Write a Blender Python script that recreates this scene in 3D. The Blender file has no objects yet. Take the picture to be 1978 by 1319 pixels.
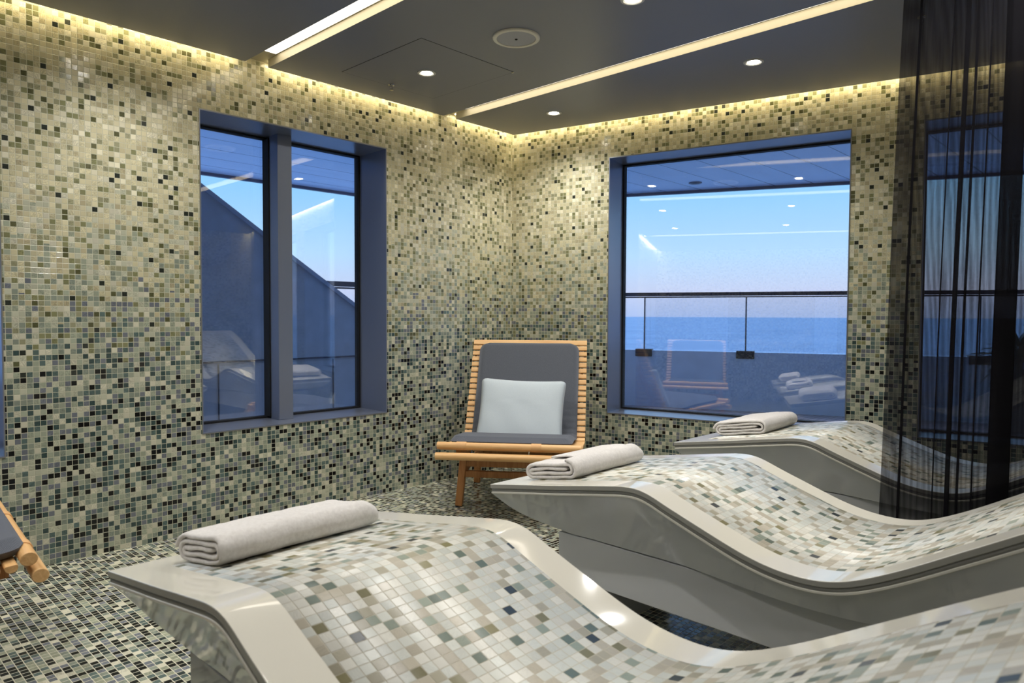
import bpy, bmesh, math, random
from mathutils import Vector, Matrix
random.seed(7)
PI = math.pi
S = bpy.context.scene
C = S.collection

# ---------------------------------------------------------------- camera, sky, exposure
cam_d = bpy.data.cameras.new('camera')
cam = bpy.data.objects.new('camera', cam_d)
C.objects.link(cam)
cam.location = (0, 0, 1.0339)
cam.rotation_euler = (math.radians(90 - 2.070), 0, math.radians(43.735))
cam.rotation_euler = (cam.rotation_euler.to_matrix() @ Matrix.Rotation(math.radians(0.259), 3, 'Z')).to_euler()
cam_d.sensor_fit = 'HORIZONTAL'
cam_d.sensor_width = 36
cam_d.lens = 24.73
cam_d.clip_start = 0.05
cam_d.clip_end = 60000
cam_d.dof.use_dof = True
cam_d.dof.focus_distance = 3.6
cam_d.dof.aperture_fstop = 6.3
S.camera = cam
S.view_settings.view_transform = 'Standard'
S.view_settings.look = 'None'
S.view_settings.gamma = 1
S.view_settings.use_curve_mapping = False
S.view_settings.exposure = 0.33


def lin(r, g, b):
    f = lambda c: (c / 255 / 12.92) if c / 255 <= 0.04045 else ((c / 255 + 0.055) / 1.055) ** 2.4
    return (f(r), f(g), f(b), 1)


world = bpy.data.worlds.new('dusk_sky')
S.world = world
world.use_nodes = True
wn = world.node_tree
wn.nodes.clear()
wo = wn.nodes.new('ShaderNodeOutputWorld')
wb = wn.nodes.new('ShaderNodeBackground')
wt = wn.nodes.new('ShaderNodeTexCoord')
ws = wn.nodes.new('ShaderNodeSeparateXYZ')
wr = wn.nodes.new('ShaderNodeValToRGB')
wn.links.new(wt.outputs['Generated'], ws.inputs[0])
wn.links.new(ws.outputs['Z'], wr.inputs[0])
wn.links.new(wr.outputs[0], wb.inputs[0])
wn.links.new(wb.outputs[0], wo.inputs[0])
cr = wr.color_ramp
cr.elements[0].position = 0.0
cr.elements[0].color = lin(166, 186, 224)
cr.elements[1].position = 1.0
cr.elements[1].color = lin(70, 120, 205)
for pos, col in ((0.035, (190, 200, 226)), (0.085, (176, 210, 238)), (0.17, (140, 196, 240)), (0.35, (128, 186, 245))):
    e = cr.elements.new(pos)
    e.color = lin(*col)
cr.elements[-1].color = (1.0, 1.5, 2.7, 1)
wb.inputs[1].default_value = 1.4

SLOT_E = 4.5      # strength of the light lines in the ceiling
COVE_E = 12.0     # strength of the strip hidden above the wall tops
SPOT_W = 18.0      # watts of each ceiling downlight
WARM = (1.0, 0.90, 0.74, 1)


# ---------------------------------------------------------------- node helpers
class N:
    def __init__(s, name):
        s.m = bpy.data.materials.new(name)
        s.m.use_nodes = True
        s.t = s.m.node_tree
        s.t.nodes.clear()
        s.out = s.t.nodes.new('ShaderNodeOutputMaterial')

    def n(s, typ, **kw):
        nd = s.t.nodes.new('ShaderNode' + typ)
        for k, v in kw.items():
            setattr(nd, k, v)
        return nd

    def l(s, a, b):
        s.t.links.new(a, b)

    def math(s, op, a, b=None, c=None):
        nd = s.n('Math', operation=op)
        for i, v in enumerate((a, b, c)):
            if v is None:
                continue
            if isinstance(v, (int, float)):
                nd.inputs[i].default_value = v
            else:
                s.l(v, nd.inputs[i])
        return nd.outputs[0]

    def mix(s, fac, a, b, mode='MIX'):
        nd = s.n('Mix', data_type='RGBA', blend_type=mode)
        for i, v in ((0, fac), (6, a), (7, b)):
            if isinstance(v, (int, float)):
                nd.inputs[i].default_value = v
            elif isinstance(v, tuple):
                nd.inputs[i].default_value = v
            else:
                s.l(v, nd.inputs[i])
        return nd.outputs[2]

    def noise(s, vec, scale, detail=2, rough=0.5, dist=0.0):
        nd = s.n('TexNoise')
        nd.inputs['Scale'].default_value = scale
        nd.inputs['Detail'].default_value = detail
        nd.inputs['Roughness'].default_value = rough
        nd.inputs['Distortion'].default_value = dist
        if vec is not None:
            s.l(vec, nd.inputs['Vector'])
        return nd

    def ramp(s, fac, stops, const=False):
        nd = s.n('ValToRGB')
        r = nd.color_ramp
        if const:
            r.interpolation = 'CONSTANT'
        r.elements[0].position = stops[0][0]
        r.elements[0].color = stops[0][1]
        r.elements[1].position = stops[1][0]
        r.elements[1].color = stops[1][1]
        for p, c in stops[2:]:
            e = r.elements.new(p)
            e.color = c
        s.l(fac, nd.inputs[0])
        return nd.outputs[0]

    def bsdf(s, color=None, rough=0.5, metal=0.0, spec=0.5, coat=0.0, coat_r=0.05):
        nd = s.n('BsdfPrincipled')
        for k, v in (('Base Color', color), ('Roughness', rough), ('Metallic', metal), ('Specular IOR Level', spec),
                     ('Coat Weight', coat), ('Coat Roughness', coat_r)):
            if v is None:
                continue
            if isinstance(v, (int, float, tuple)):
                nd.inputs[k].default_value = v
            else:
                s.l(v, nd.inputs[k])
        s.l(nd.outputs[0], s.out.inputs[0])
        return nd

    def bump(s, height, strength, dist, normal=None):
        nd = s.n('Bump')
        nd.inputs['Strength'].default_value = strength
        nd.inputs['Distance'].default_value = dist
        s.l(height, nd.inputs['Height'])
        if normal is not None:
            s.l(normal, nd.inputs['Normal'])
        return nd.outputs[0]


def plain(name, col, rough=0.5, metal=0.0, spec=0.5, coat=0.0, nscale=0, nstr=0.1, ndist=0.001, vary=0.0):
    m = N(name)
    tc = m.n('TexCoord').outputs['Object']
    c = col
    if vary:
        nz = m.noise(tc, 9, 4)
        c = m.mix(nz.outputs['Fac'], tuple(x * (1 - vary) for x in col[:3]) + (1,), tuple(min(1, x * (1 + vary)) for x in col[:3]) + (1,))
    b = m.bsdf(c, rough, metal, spec, coat)
    if nscale:
        nz = m.noise(tc, nscale, 3)
        m.l(m.bump(nz.outputs['Fac'], nstr, ndist), b.inputs['Normal'])
    return m.m


def emit(name, col, strength):
    m = N(name)
    e = m.n('Emission')
    e.inputs[0].default_value = col
    e.inputs[1].default_value = strength
    m.l(e.outputs[0], m.out.inputs[0])
    return m.m


PITCH = 0.02222


def ramp_stops(lst):
    out, p = [], 0.0
    for w, c in lst:
        out.append((p, lin(*c)))
        p += w
    return out


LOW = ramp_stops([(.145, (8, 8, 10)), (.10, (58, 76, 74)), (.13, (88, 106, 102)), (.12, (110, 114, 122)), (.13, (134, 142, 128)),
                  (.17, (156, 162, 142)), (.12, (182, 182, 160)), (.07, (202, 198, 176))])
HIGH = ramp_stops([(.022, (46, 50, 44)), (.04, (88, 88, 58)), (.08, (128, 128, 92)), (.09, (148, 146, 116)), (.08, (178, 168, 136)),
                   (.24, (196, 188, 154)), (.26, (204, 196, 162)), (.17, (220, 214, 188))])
FLOORP = ramp_stops([(.30, (8, 8, 10)), (.10, (50, 62, 62)), (.13, (92, 108, 104)), (.13, (116, 120, 128)), (.12, (140, 148, 134)),
                     (.13, (158, 162, 140)), (.09, (212, 208, 186))])
LOUNGEP = ramp_stops([(.012, (42, 50, 52)), (.045, (98, 112, 100)), (.03, (124, 118, 80)), (.06, (142, 152, 138)), (.08, (168, 162, 142)),
                      (.16, (186, 178, 160)), (.30, (206, 208, 200)), (.20, (220, 218, 208))])


def mosaic(name, low, high=None, z0=0.75, z1=1.68, grout=(186, 184, 160), gw=0.05, rough=0.14, soft=1.0, jit=0.05, coat=0.0):
    m = N(name)
    uv = m.n('UVMap').outputs[0]
    sc = m.n('VectorMath', operation='SCALE')
    sc.inputs['Scale'].default_value = 1 / PITCH
    m.l(uv, sc.inputs[0])
    fl = m.n('VectorMath', operation='FLOOR')
    m.l(sc.outputs[0], fl.inputs[0])
    fr = m.n('VectorMath', operation='FRACTION')
    m.l(sc.outputs[0], fr.inputs[0])
    wnz = m.n('TexWhiteNoise', noise_dimensions='3D')
    m.l(fl.outputs[0], wnz.inputs['Vector'])
    rs = m.n('SeparateColor')
    m.l(wnz.outputs['Color'], rs.inputs[0])
    r1, r2, r3 = rs.outputs[0], rs.outputs[1], rs.outputs[2]
    col = m.ramp(wnz.outputs['Value'], low, True)
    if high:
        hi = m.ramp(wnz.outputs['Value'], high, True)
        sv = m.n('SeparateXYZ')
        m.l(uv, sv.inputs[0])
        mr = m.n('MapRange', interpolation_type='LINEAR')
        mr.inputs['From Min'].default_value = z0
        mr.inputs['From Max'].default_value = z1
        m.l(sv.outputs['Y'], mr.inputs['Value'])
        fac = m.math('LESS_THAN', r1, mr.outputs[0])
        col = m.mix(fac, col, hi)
    # marbled streaks inside the glass of some tiles
    add = m.n('VectorMath', operation='ADD')
    m.l(sc.outputs[0], add.inputs[0])
    m.l(wnz.outputs['Color'], add.inputs[1])
    rot = m.n('VectorRotate', rotation_type='Z_AXIS')
    m.l(add.outputs[0], rot.inputs['Vector'])
    m.l(m.math('MULTIPLY', r2, 6.28), rot.inputs['Angle'])
    mp = m.n('Mapping')
    mp.inputs['Scale'].default_value = (1.0, 4.0, 1.0)
    m.l(rot.outputs[0], mp.inputs[0])
    nz = m.noise(mp.outputs[0], 1.6, 3, 0.6, 1.2)
    amt = m.math('MULTIPLY', m.math('GREATER_THAN', r3, 0.45), 0.55 * soft)
    st = m.ramp(nz.outputs['Fac'], [(0.38, (0.45, 0.46, 0.48, 1)), (0.62, (1.25, 1.25, 1.22, 1))])
    col = m.mix(amt, col, m.mix(1.0, col, st, 'MULTIPLY'))
    bright = m.math('MULTIPLY_ADD', r2, 0.22, 0.89)
    bv = m.n('CombineColor')
    for i in range(3):
        m.l(bright, bv.inputs[i])
    col = m.mix(1.0, col, bv.outputs[0], 'MULTIPLY')
    # grout
    sf = m.n('SeparateXYZ')
    m.l(fr.outputs[0], sf.inputs[0])
    ax = m.math('ABSOLUTE', m.math('SUBTRACT', sf.outputs[0], 0.5))
    ay = m.math('ABSOLUTE', m.math('SUBTRACT', sf.outputs[1], 0.5))
    mx = m.math('MAXIMUM', ax, ay)
    g = m.math('GREATER_THAN', mx, 0.5 - gw)
    col = m.mix(g, col, lin(*grout))
    rg = m.math('MULTIPLY_ADD', g, 0.5, rough)
    b = m.bsdf(col, rg, 0, 0.55, coat)
    # every tile sits at a slightly different angle
    geo = m.n('NewGeometry').outputs['Normal']
    j = m.n('VectorMath', operation='SUBTRACT')
    m.l(wnz.outputs['Color'], j.inputs[0])
    j.inputs[1].default_value = (.5, .5, .5)
    j2 = m.n('VectorMath', operation='SCALE')
    j2.inputs['Scale'].default_value = jit
    m.l(j.outputs[0], j2.inputs[0])
    j3 = m.n('VectorMath', operation='ADD')
    m.l(geo, j3.inputs[0])
    m.l(j2.outputs[0], j3.inputs[1])
    j4 = m.n('VectorMath', operation='NORMALIZE')
    m.l(j3.outputs[0], j4.inputs[0])
    hgt = m.n('MapRange', interpolation_type='SMOOTHSTEP')
    hgt.inputs['From Min'].default_value = 0.5 - gw * 1.6
    hgt.inputs['From Max'].default_value = 0.5 - gw * 0.7
    hgt.inputs['To Min'].default_value = 1
    hgt.inputs['To Max'].default_value = 0
    m.l(mx, hgt.inputs['Value'])
    m.l(m.bump(hgt.outputs[0], 0.6, 0.0008, j4.outputs[0]), b.inputs['Normal'])
    return m.m


M = {}
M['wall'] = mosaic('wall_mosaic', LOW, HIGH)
M['floor'] = mosaic('floor_mosaic', FLOORP, gw=0.055, grout=(206, 202, 178), rough=0.22, jit=0.04)
M['lounge_tile'] = mosaic('lounger_mosaic', LOUNGEP, grout=(196, 190, 172), gw=0.03, rough=0.34, soft=0.25, jit=0.04, coat=0.0)
M['lacquer'] = plain('white_lacquer', lin(214, 210, 198), 0.06, 0, 0.5)
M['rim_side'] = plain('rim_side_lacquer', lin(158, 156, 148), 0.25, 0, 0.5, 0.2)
M['groove'] = plain('groove_grey', lin(140, 139, 134), 0.5)
M['body'] = plain('grey_lacquer', lin(196, 197, 198), 0.07, 0, 0.6, 0.0, vary=0.03)
M['panel'] = plain('ceiling_metal', lin(128, 130, 140), 0.42, 0.1, 0.5, nscale=900, nstr=0.05, ndist=0.0003)
M['cream'] = plain('cream_paint', lin(176, 168, 142), 0.5)
M['slot_e'] = emit('slot_diffuser', WARM, SLOT_E)
M['cove_e'] = emit('cove_strip', (1.0, 0.86, 0.55, 1), COVE_E)
M['frame'] = plain('window_frame_metal', lin(130, 137, 154), 0.30, 0.5, 0.5, nscale=1200, nstr=0.04, ndist=0.0002)
M['gasket'] = plain('black_gasket', lin(8, 8, 10), 0.7)
M['edge'] = plain('edge_trim_metal', lin(150, 148, 138), 0.35, 0.6)
M['rubber'] = plain('black_rubber', lin(16, 16, 16), 0.7)
M['chrome'] = plain('chrome', lin(210, 208, 204), 0.12, 1.0)
M['ring'] = plain('white_ring', lin(200, 198, 192), 0.4)
M['speaker_rim'] = plain('speaker_rim_white', lin(232, 226, 208), 0.45)
M['speaker_grille'] = plain('speaker_grille_grey', lin(176, 176, 178), 0.55, nscale=2500, nstr=0.6, ndist=0.0006)
M['lamp_e'] = emit('lamp_glow', (1.0, 0.92, 0.78, 1), 26)
M['lamp_out_e'] = emit('outside_lamp_glow', (1.0, 0.95, 0.85, 1), 22)


def glass_mat():
    m = N('window_glass')
    tr = m.n('BsdfTransparent')
    tr.inputs[0].default_value = (0.965, 0.975, 0.99, 1)
    gl = m.n('BsdfGlossy')
    gl.inputs['Roughness'].default_value = 0.0
    gl.inputs[0].default_value = (1, 1, 1, 1)
    fz = m.n('Fresnel')
    # same reflectance from both sides of the pane
    bf = m.n('NewGeometry').outputs['Backfacing']
    m.l(m.math('MULTIPLY_ADD', bf, 1 / 1.85 - 1.85, 1.85), fz.inputs[0])
    mx = m.n('MixShader')
    m.l(fz.outputs[0], mx.inputs[0])
    m.l(tr.outputs[0], mx.inputs[1])
    m.l(gl.outputs[0], mx.inputs[2])
    m.l(mx.outputs[0], m.out.inputs[0])
    return m.m


M['glass'] = glass_mat()


def curtain_mat():
    m = N('sheer_black_fabric')
    tr = m.n('BsdfTransparent')
    df = m.n('BsdfDiffuse')
    df.inputs[0].default_value = lin(30, 29, 32)
    tl = m.n('BsdfTranslucent')
    tl.inputs[0].default_value = lin(46, 44, 48)
    dd = m.n('MixShader')
    dd.inputs[0].default_value = 0.4
    m.l(df.outputs[0], dd.inputs[1])
    m.l(tl.outputs[0], dd.inputs[2])
    lw = m.n('LayerWeight')
    lw.inputs[0].default_value = 0.25
    uv = m.n('UVMap').outputs[0]
    mp = m.n('Mapping')
    mp.inputs['Scale'].default_value = (55, 1.6, 1)
    m.l(uv, mp.inputs[0])
    nz = m.noise(mp.outputs[0], 1.0, 3, 0.55, 2.6)
    wv = m.n('TexWave', wave_type='RINGS', rings_direction='Z')
    wv.inputs['Scale'].default_value = 2.3
    wv.inputs['Distortion'].default_value = 9.0
    wv.inputs['Detail'].default_value = 1.5
    wv.inputs['Detail Scale'].default_value = 0.6
    mp2 = m.n('Mapping')
    mp2.inputs['Scale'].default_value = (9, 0.9, 1)
    m.l(uv, mp2.inputs[0])
    m.l(mp2.outputs[0], wv.inputs['Vector'])
    a = m.math('MULTIPLY_ADD', nz.outputs['Fac'], 0.24, 0.63)
    a = m.math('MULTIPLY_ADD', wv.outputs['Fac'], 0.10, a)
    a = m.math('MULTIPLY_ADD', lw.outputs['Facing'], 0.35, a)
    a = m.math('MINIMUM', a, 0.985)
    mx = m.n('MixShader')
    m.l(a, mx.inputs[0])
    m.l(tr.outputs[0], mx.inputs[1])
    m.l(dd.outputs[0], mx.inputs[2])
    m.l(mx.outputs[0], m.out.inputs[0])
    return m.m


M['curtain'] = curtain_mat()


def wood_mat(name='oiled_teak', axis='X', a=(204, 154, 98), b=(230, 188, 132)):
    m = N(name)
    tc = m.n('TexCoord').outputs['Object']
    mp = m.n('Mapping')
    mp.inputs['Scale'].default_value = {'X': (3, 60, 60), 'Z': (60, 60, 3), 'Y': (60, 3, 60)}[axis]
    m.l(tc, mp.inputs[0])
    nz = m.noise(mp.outputs[0], 1.0, 4, 0.6, 0.6)
    col = m.ramp(nz.outputs['Fac'], [(0.3, lin(*a)), (0.7, lin(*b))])
    bb = m.bsdf(col, 0.42, 0, 0.4)
    m.l(m.bump(nz.outputs['Fac'], 0.15, 0.0006), bb.inputs['Normal'])
    return m.m


M['teak'] = wood_mat()
M['teak_leg'] = wood_mat('oiled_teak_leg', 'Z', (168, 112, 66), (200, 146, 92))


def weave(name, col, col2, scale, strength=0.5):
    m = N(name)
    uv = m.n('UVMap').outputs[0]
    sp = m.n('SeparateXYZ')
    m.l(uv, sp.inputs[0])
    sx = m.math('SINE', m.math('MULTIPLY', sp.outputs[0], scale))
    sy = m.math('SINE', m.math('MULTIPLY', sp.outputs[1], scale))
    w = m.math('MULTIPLY_ADD', m.math('MULTIPLY', sx, sy), 0.5, 0.5)
    tc = m.n('TexCoord').outputs['Object']
    nz = m.noise(tc, 260, 2)
    w2 = m.mix(0.45, w, nz.outputs['Fac'])
    c = m.mix(w2, lin(*col), lin(*col2))
    b = m.bsdf(c, 0.85, 0, 0.2)
    b.inputs['Sheen Weight'].default_value = 0.15
    m.l(m.bump(w2, strength, 0.0012), b.inputs['Normal'])
    return m.m


M['cushion'] = weave('charcoal_mesh_fabric', (62, 66, 74), (100, 104, 114), 1500)
M['piping'] = plain('dark_piping', lin(34, 35, 40), 0.8)
M['pillow'] = weave('pale_grey_knit', (164, 176, 184), (200, 208, 214), 1300, 0.4)
M['strap'] = plain('tan_strap', lin(214, 166, 112), 0.6)


def terry_mat():
    m = N('white_terry')
    tc = m.n('TexCoord').outputs['Object']
    n1 = m.noise(tc, 900, 3, 0.7)
    n2 = m.noise(tc, 120, 3, 0.6)
    h = m.math('MULTIPLY_ADD', n2.outputs['Fac'], 0.8, n1.outputs['Fac'])
    c = m.ramp(n2.outputs['Fac'], [(0.3, lin(212, 207, 203)), (0.7, lin(228, 224, 220))])
    b = m.bsdf(c, 0.95, 0, 0.1)
    b.inputs['Sheen Weight'].default_value = 0.25
    m.l(m.bump(h, 0.7, 0.0016), b.inputs['Normal'])
    return m.m


M['terry'] = terry_mat()
M['terry_in'] = plain('terry_shadow_edge', lin(196, 188, 184), 0.95, nscale=700, nstr=0.6, ndist=0.002)


def stripes(name, base, line, period, width, axis='X', rough=0.4, spec=0.4, off=0.0, vary=0.15, nscale=(2, 0.4, 1), metal=0.0):
    m = N(name)
    tc = m.n('TexCoord').outputs['Object']
    sp = m.n('SeparateXYZ')
    m.l(tc, sp.inputs[0])
    v = m.math('ADD', sp.outputs[{'X': 0, 'Y': 1}[axis]], off)
    fr = m.math('FRACT', m.math('DIVIDE', v, period))
    g = m.math('LESS_THAN', fr, width / period)
    mp = m.n('Mapping')
    mp.inputs['Scale'].default_value = nscale
    m.l(tc, mp.inputs[0])
    nz = m.noise(mp.outputs[0], 3, 4)
    c = m.mix(nz.outputs['Fac'], tuple(x * (1 - vary) for x in lin(*base)[:3]) + (1,), tuple(x * (1 + vary) for x in lin(*base)[:3]) + (1,))
    c = m.mix(g, c, lin(*line))
    m.bsdf(c, rough, metal, spec)
    return m.m


M['soffit'] = stripes('soffit_panels', (200, 208, 226), (26, 28, 44), 0.365, 0.012, 'X', 0.25, 0.5, off=0.07)
M['soffit_edge'] = plain('soffit_edge_dark', lin(70, 72, 92), 0.5)
M['deck'] = stripes('teak_deck_planks', (190, 168, 164), (28, 24, 26), 0.07, 0.008, 'X', 0.5, 0.4, vary=0.35, nscale=(14, 1, 1))
M['bulwark'] = plain('painted_bulwark', lin(222, 230, 240), 0.5, 0, 0.5, vary=0.12)
M['fin'] = plain('grey_speckled_paint', lin(206, 212, 222), 0.6, 0, 0.4, nscale=60, nstr=0.4, ndist=0.004, vary=0.2)
M['fin_edge'] = plain('fin_edge', lin(188, 196, 214), 0.5)
M['rail'] = plain('dark_rail', lin(70, 62, 74), 0.35, 0.3)
M['clamp'] = plain('bronze_clamp', lin(70, 60, 62), 0.4, 0.4)
M['plant'] = plain('dark_green_leaf', lin(38, 70, 52), 0.45, vary=0.3)
M['pot'] = plain('dark_planter', lin(60, 56, 60), 0.5)


def sea_mat():
    m = N('sea_water')
    tc = m.n('TexCoord').outputs['Object']
    mp = m.n('Mapping')
    mp.inputs['Scale'].default_value = (0.10, 0.10, 1)
    m.l(tc, mp.inputs[0])
    nz = m.noise(mp.outputs[0], 1.0, 8, 0.62)
    mp2 = m.n('Mapping')
    mp2.inputs['Scale'].default_value = (0.012, 0.012, 1)
    m.l(tc, mp2.inputs[0])
    n2 = m.noise(mp2.outputs[0], 1.0, 6, 0.6)
    f = m.mix(0.5, nz.outputs['Fac'], n2.outputs['Fac'])
    c = m.ramp(f, [(0.35, lin(96, 118, 138)), (0.65, lin(142, 160, 174))])
    b = m.bsdf(c, 0.5, 0, 0.4)
    m.l(m.bump(nz.outputs['Fac'], 0.8, 1.2), b.inputs['Normal'])
    return m.m


M['sea'] = sea_mat()


# ---------------------------------------------------------------- mesh helpers
def obj(name, bm, mat, parent=None, smooth=False, bevel=0, seg=2, subsurf=0, mats=None, angle=None):
    me = bpy.data.meshes.new(name)
    bm.normal_update()
    bm.to_mesh(me)
    bm.free()
    for mm in (mats or [mat]):
        me.materials.append(mm)
    if smooth:
        for p in me.polygons:
            p.use_smooth = True
        if angle:
            try:
                me.set_sharp_from_angle(angle=math.radians(angle))
            except Exception:
                pass
    o = bpy.data.objects.new(name, me)
    C.objects.link(o)
    if parent:
        o.parent = parent
    if bevel:
        md = o.modifiers.new('bevel', 'BEVEL')
        md.width = bevel
        md.segments = seg
        md.limit_method = 'ANGLE'
        md.angle_limit = math.radians(40)
        md.harden_normals = True
    if subsurf:
        md = o.modifiers.new('sub', 'SUBSURF')
        md.levels = subsurf
        md.render_levels = subsurf
    return o


def thing(name, label, cat, loc=(0, 0, 0), rz=0.0, group=None):
    o = bpy.data.objects.new(name, None)
    o.empty_display_size = 0.1
    C.objects.link(o)
    o.location = loc
    o.rotation_euler = (0, 0, rz)
    return tag(o, label, cat, group)


def tag(o, label, cat, group=None):
    o['label'] = label
    o['category'] = cat
    if group:
        o['group'] = group
    return o


def struct(o, label=None, cat=None):
    o['kind'] = 'structure'
    if label:
        o['label'] = label
    if cat:
        o['category'] = cat
    return o


def box(bm, x0, x1, y0, y1, z0, z1, mi=0):
    v = [bm.verts.new((x, y, z)) for x in (x0, x1) for y in (y0, y1) for z in (z0, z1)]
    for f in ((0, 1, 3, 2), (4, 6, 7, 5), (0, 4, 5, 1), (2, 3, 7, 6), (0, 2, 6, 4), (1, 5, 7, 3)):
        bm.faces.new([v[i] for i in f]).material_index = mi
    return v


def bar(bm, a, b, w, h, up=(0, 0, 1), seg=0, mi=0):
    """bar from a to b; rectangular section w x h, or round/oval when seg is given"""
    a, b = Vector(a), Vector(b)
    d = (b - a).normalized()
    u = Vector(up)
    s = d.cross(u)
    if s.length < 1e-5:
        s = d.cross(Vector((1, 0, 0)))
    s.normalize()
    u = s.cross(d).normalized()
    if seg:
        sec = [(math.cos(t * 2 * PI / seg) * w / 2, math.sin(t * 2 * PI / seg) * h / 2) for t in range(seg)]
    else:
        sec = [(-w / 2, -h / 2), (w / 2, -h / 2), (w / 2, h / 2), (-w / 2, h / 2)]
    A = [bm.verts.new(a + s * x + u * y) for x, y in sec]
    B = [bm.verts.new(b + s * x + u * y) for x, y in sec]
    n = len(sec)
    for i in range(n):
        bm.faces.new((A[i], A[(i + 1) % n], B[(i + 1) % n], B[i])).material_index = mi
    bm.faces.new(A[::-1]).material_index = mi
    bm.faces.new(B).material_index = mi


def prism(bm, pts, z0, z1, mi=0, mi_side=None, mi_top=None):
    A = [bm.verts.new((x, y, z0)) for x, y in pts]
    B = [bm.verts.new((x, y, z1)) for x, y in pts]
    n = len(pts)
    for i in range(n):
        bm.faces.new((A[i], A[(i + 1) % n], B[(i + 1) % n], B[i])).material_index = mi if mi_side is None else mi_side
    bm.faces.new(A[::-1]).material_index = mi
    bm.faces.new(B).material_index = mi if mi_top is None else mi_top


def lathe(bm, prof, seg=40, c=(0, 0), mi=0):
    """prof: list of (radius, z); closed on the axis where radius is 0"""
    rings = []
    for r, z in prof:
        if r < 1e-6:
            rings.append([bm.verts.new((c[0], c[1], z))])
        else:
            rings.append([bm.verts.new((c[0] + r * math.cos(t * 2 * PI / seg), c[1] + r * math.sin(t * 2 * PI / seg), z)) for t in range(seg)])
    for A, B in zip(rings, rings[1:]):
        for i in range(seg):
            j = (i + 1) % seg
            q = []
            for v in (A[i % len(A)], A[j % len(A)], B[j % len(B)], B[i % len(B)]):
                if v not in q:
                    q.append(v)
            if len(q) > 2:
                bm.faces.new(q).material_index = mi


def catmull(pts, n):
    """smooth resample of (x, z) knots"""
    P = [pts[0]] + list(pts) + [pts[-1]]
    out = []
    segs = len(pts) - 1
    for k in range(n + 1):
        t = k / n * segs
        i = min(int(t), segs - 1)
        f = t - i
        p0, p1, p2, p3 = P[i], P[i + 1], P[i + 2], P[i + 3]
        out.append(tuple(0.5 * ((2 * p1[a]) + (-p0[a] + p2[a]) * f + (2 * p0[a] - 5 * p1[a] + 4 * p2[a] - p3[a]) * f * f + (-p0[a] + 3 * p1[a] - 3 * p2[a] + p3[a]) * f ** 3) for a in range(len(p1))))
    return out


# ---------------------------------------------------------------- the room shell
H = 2.25
XL = -3.3562
CY = 3.503
WD = Vector((0.97331, 0.22951, 0))      # direction of the far wall, away from the corner
WN = Vector((-0.22951, 0.97331, 0))     # its outward normal
FAR_LEN = 6.55
FEND = Vector((XL, CY, 0)) + WD * FAR_LEN
XR = FEND.x
YN = -2.6
CUP = 2.292                              # underside of the upper ceiling above the light gaps
TH = 0.30


def wall(name, org, d, nrm, length, holes, u_off=0.0, z1=2.36):
    """tiled wall; front face in the plane through org, holes = (u0,u1,z0,z1)"""
    bm = bmesh.new()
    uvl = bm.loops.layers.uv.new('UVMap')
    us = sorted({0, length} | {h[0] for h in holes} | {h[1] for h in holes})
    zs = sorted({0, z1} | {h[2] for h in holes} | {h[3] for h in holes})
    org, d, nrm = Vector(org), Vector(d), Vector(nrm)

    def P(u, z, t):
        return org + d * u + nrm * t + Vector((0, 0, z))

    for ua, ub in zip(us, us[1:]):
        for za, zb in zip(zs, zs[1:]):
            um, zm = (ua + ub) / 2, (za + zb) / 2
            if any(h[0] < um < h[1] and h[2] < zm < h[3] for h in holes):
                continue
            for t in (0, TH):
                q = [(ua, za), (ub, za), (ub, zb), (ua, zb)]
                f = bm.faces.new([bm.verts.new(P(u, z, t)) for u, z in q])
                for lp, (u, z) in zip(f.loops, q):
                    lp[uvl].uv = (u + u_off, z)
                f.material_index = 0 if t == 0 else 1
    for h in holes:
        for (a, b) in (((h[0], h[2]), (h[1], h[2])), ((h[1], h[2]), (h[1], h[3])), ((h[1], h[3]), (h[0], h[3])), ((h[0], h[3]), (h[0], h[2]))):
            f = bm.faces.new([bm.verts.new(P(*a, 0)), bm.verts.new(P(*b, 0)), bm.verts.new(P(*b, TH)), bm.verts.new(P(*a, TH))])
            f.material_index = 1
    for (a, b) in ((0, 0), (length, length)):
        f = bm.faces.new([bm.verts.new(P(a, 0, 0)), bm.verts.new(P(a, z1, 0)), bm.verts.new(P(a, z1, TH)), bm.verts.new(P(a, 0, TH))])
        f.material_index = 1
    f = bm.faces.new([bm.verts.new(P(0, z1, 0)), bm.verts.new(P(length, z1, 0)), bm.verts.new(P(length, z1, TH)), bm.verts.new(P(0, z1, TH))])
    f.material_index = 1
    return struct(obj(name, bm, None, mats=[M['wall'], M['bulwark']]))


LZ0, LZ1 = 0.468, 1.995
RZ0, RZ1 = 0.4164, 2.0372
W1 = (CY - 2.117, CY - 1.052)          # window beside the corner on the left wall, y range
W0 = (-0.60, 0.612)
LH = [(W0[0] - YN, W0[1] - YN, LZ0, LZ1), (W1[0] - YN, W1[1] - YN, LZ0, LZ1)]
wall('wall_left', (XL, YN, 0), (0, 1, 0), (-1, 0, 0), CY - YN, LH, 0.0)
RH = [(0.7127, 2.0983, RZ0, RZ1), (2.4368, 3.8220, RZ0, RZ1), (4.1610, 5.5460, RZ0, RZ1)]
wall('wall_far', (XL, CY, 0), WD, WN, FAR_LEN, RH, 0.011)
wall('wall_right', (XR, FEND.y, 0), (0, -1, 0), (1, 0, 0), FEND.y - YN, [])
wall('wall_near', (XR, YN, 0), (-1, 0, 0), (0, -1, 0), XR - XL, [])

bm = bmesh.new()
uvl = bm.loops.layers.uv.new('UVMap')
prism(bm, [(XL, YN), (XR, YN), (XR, FEND.y), (XL, CY)], -0.05, 0.0)
for f in bm.faces:
    for lp in f.loops:
        lp[uvl].uv = (lp.vert.co.x + 10.008, lp.vert.co.y + 10.004)
struct(obj('floor', bm, M['floor']))

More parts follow.
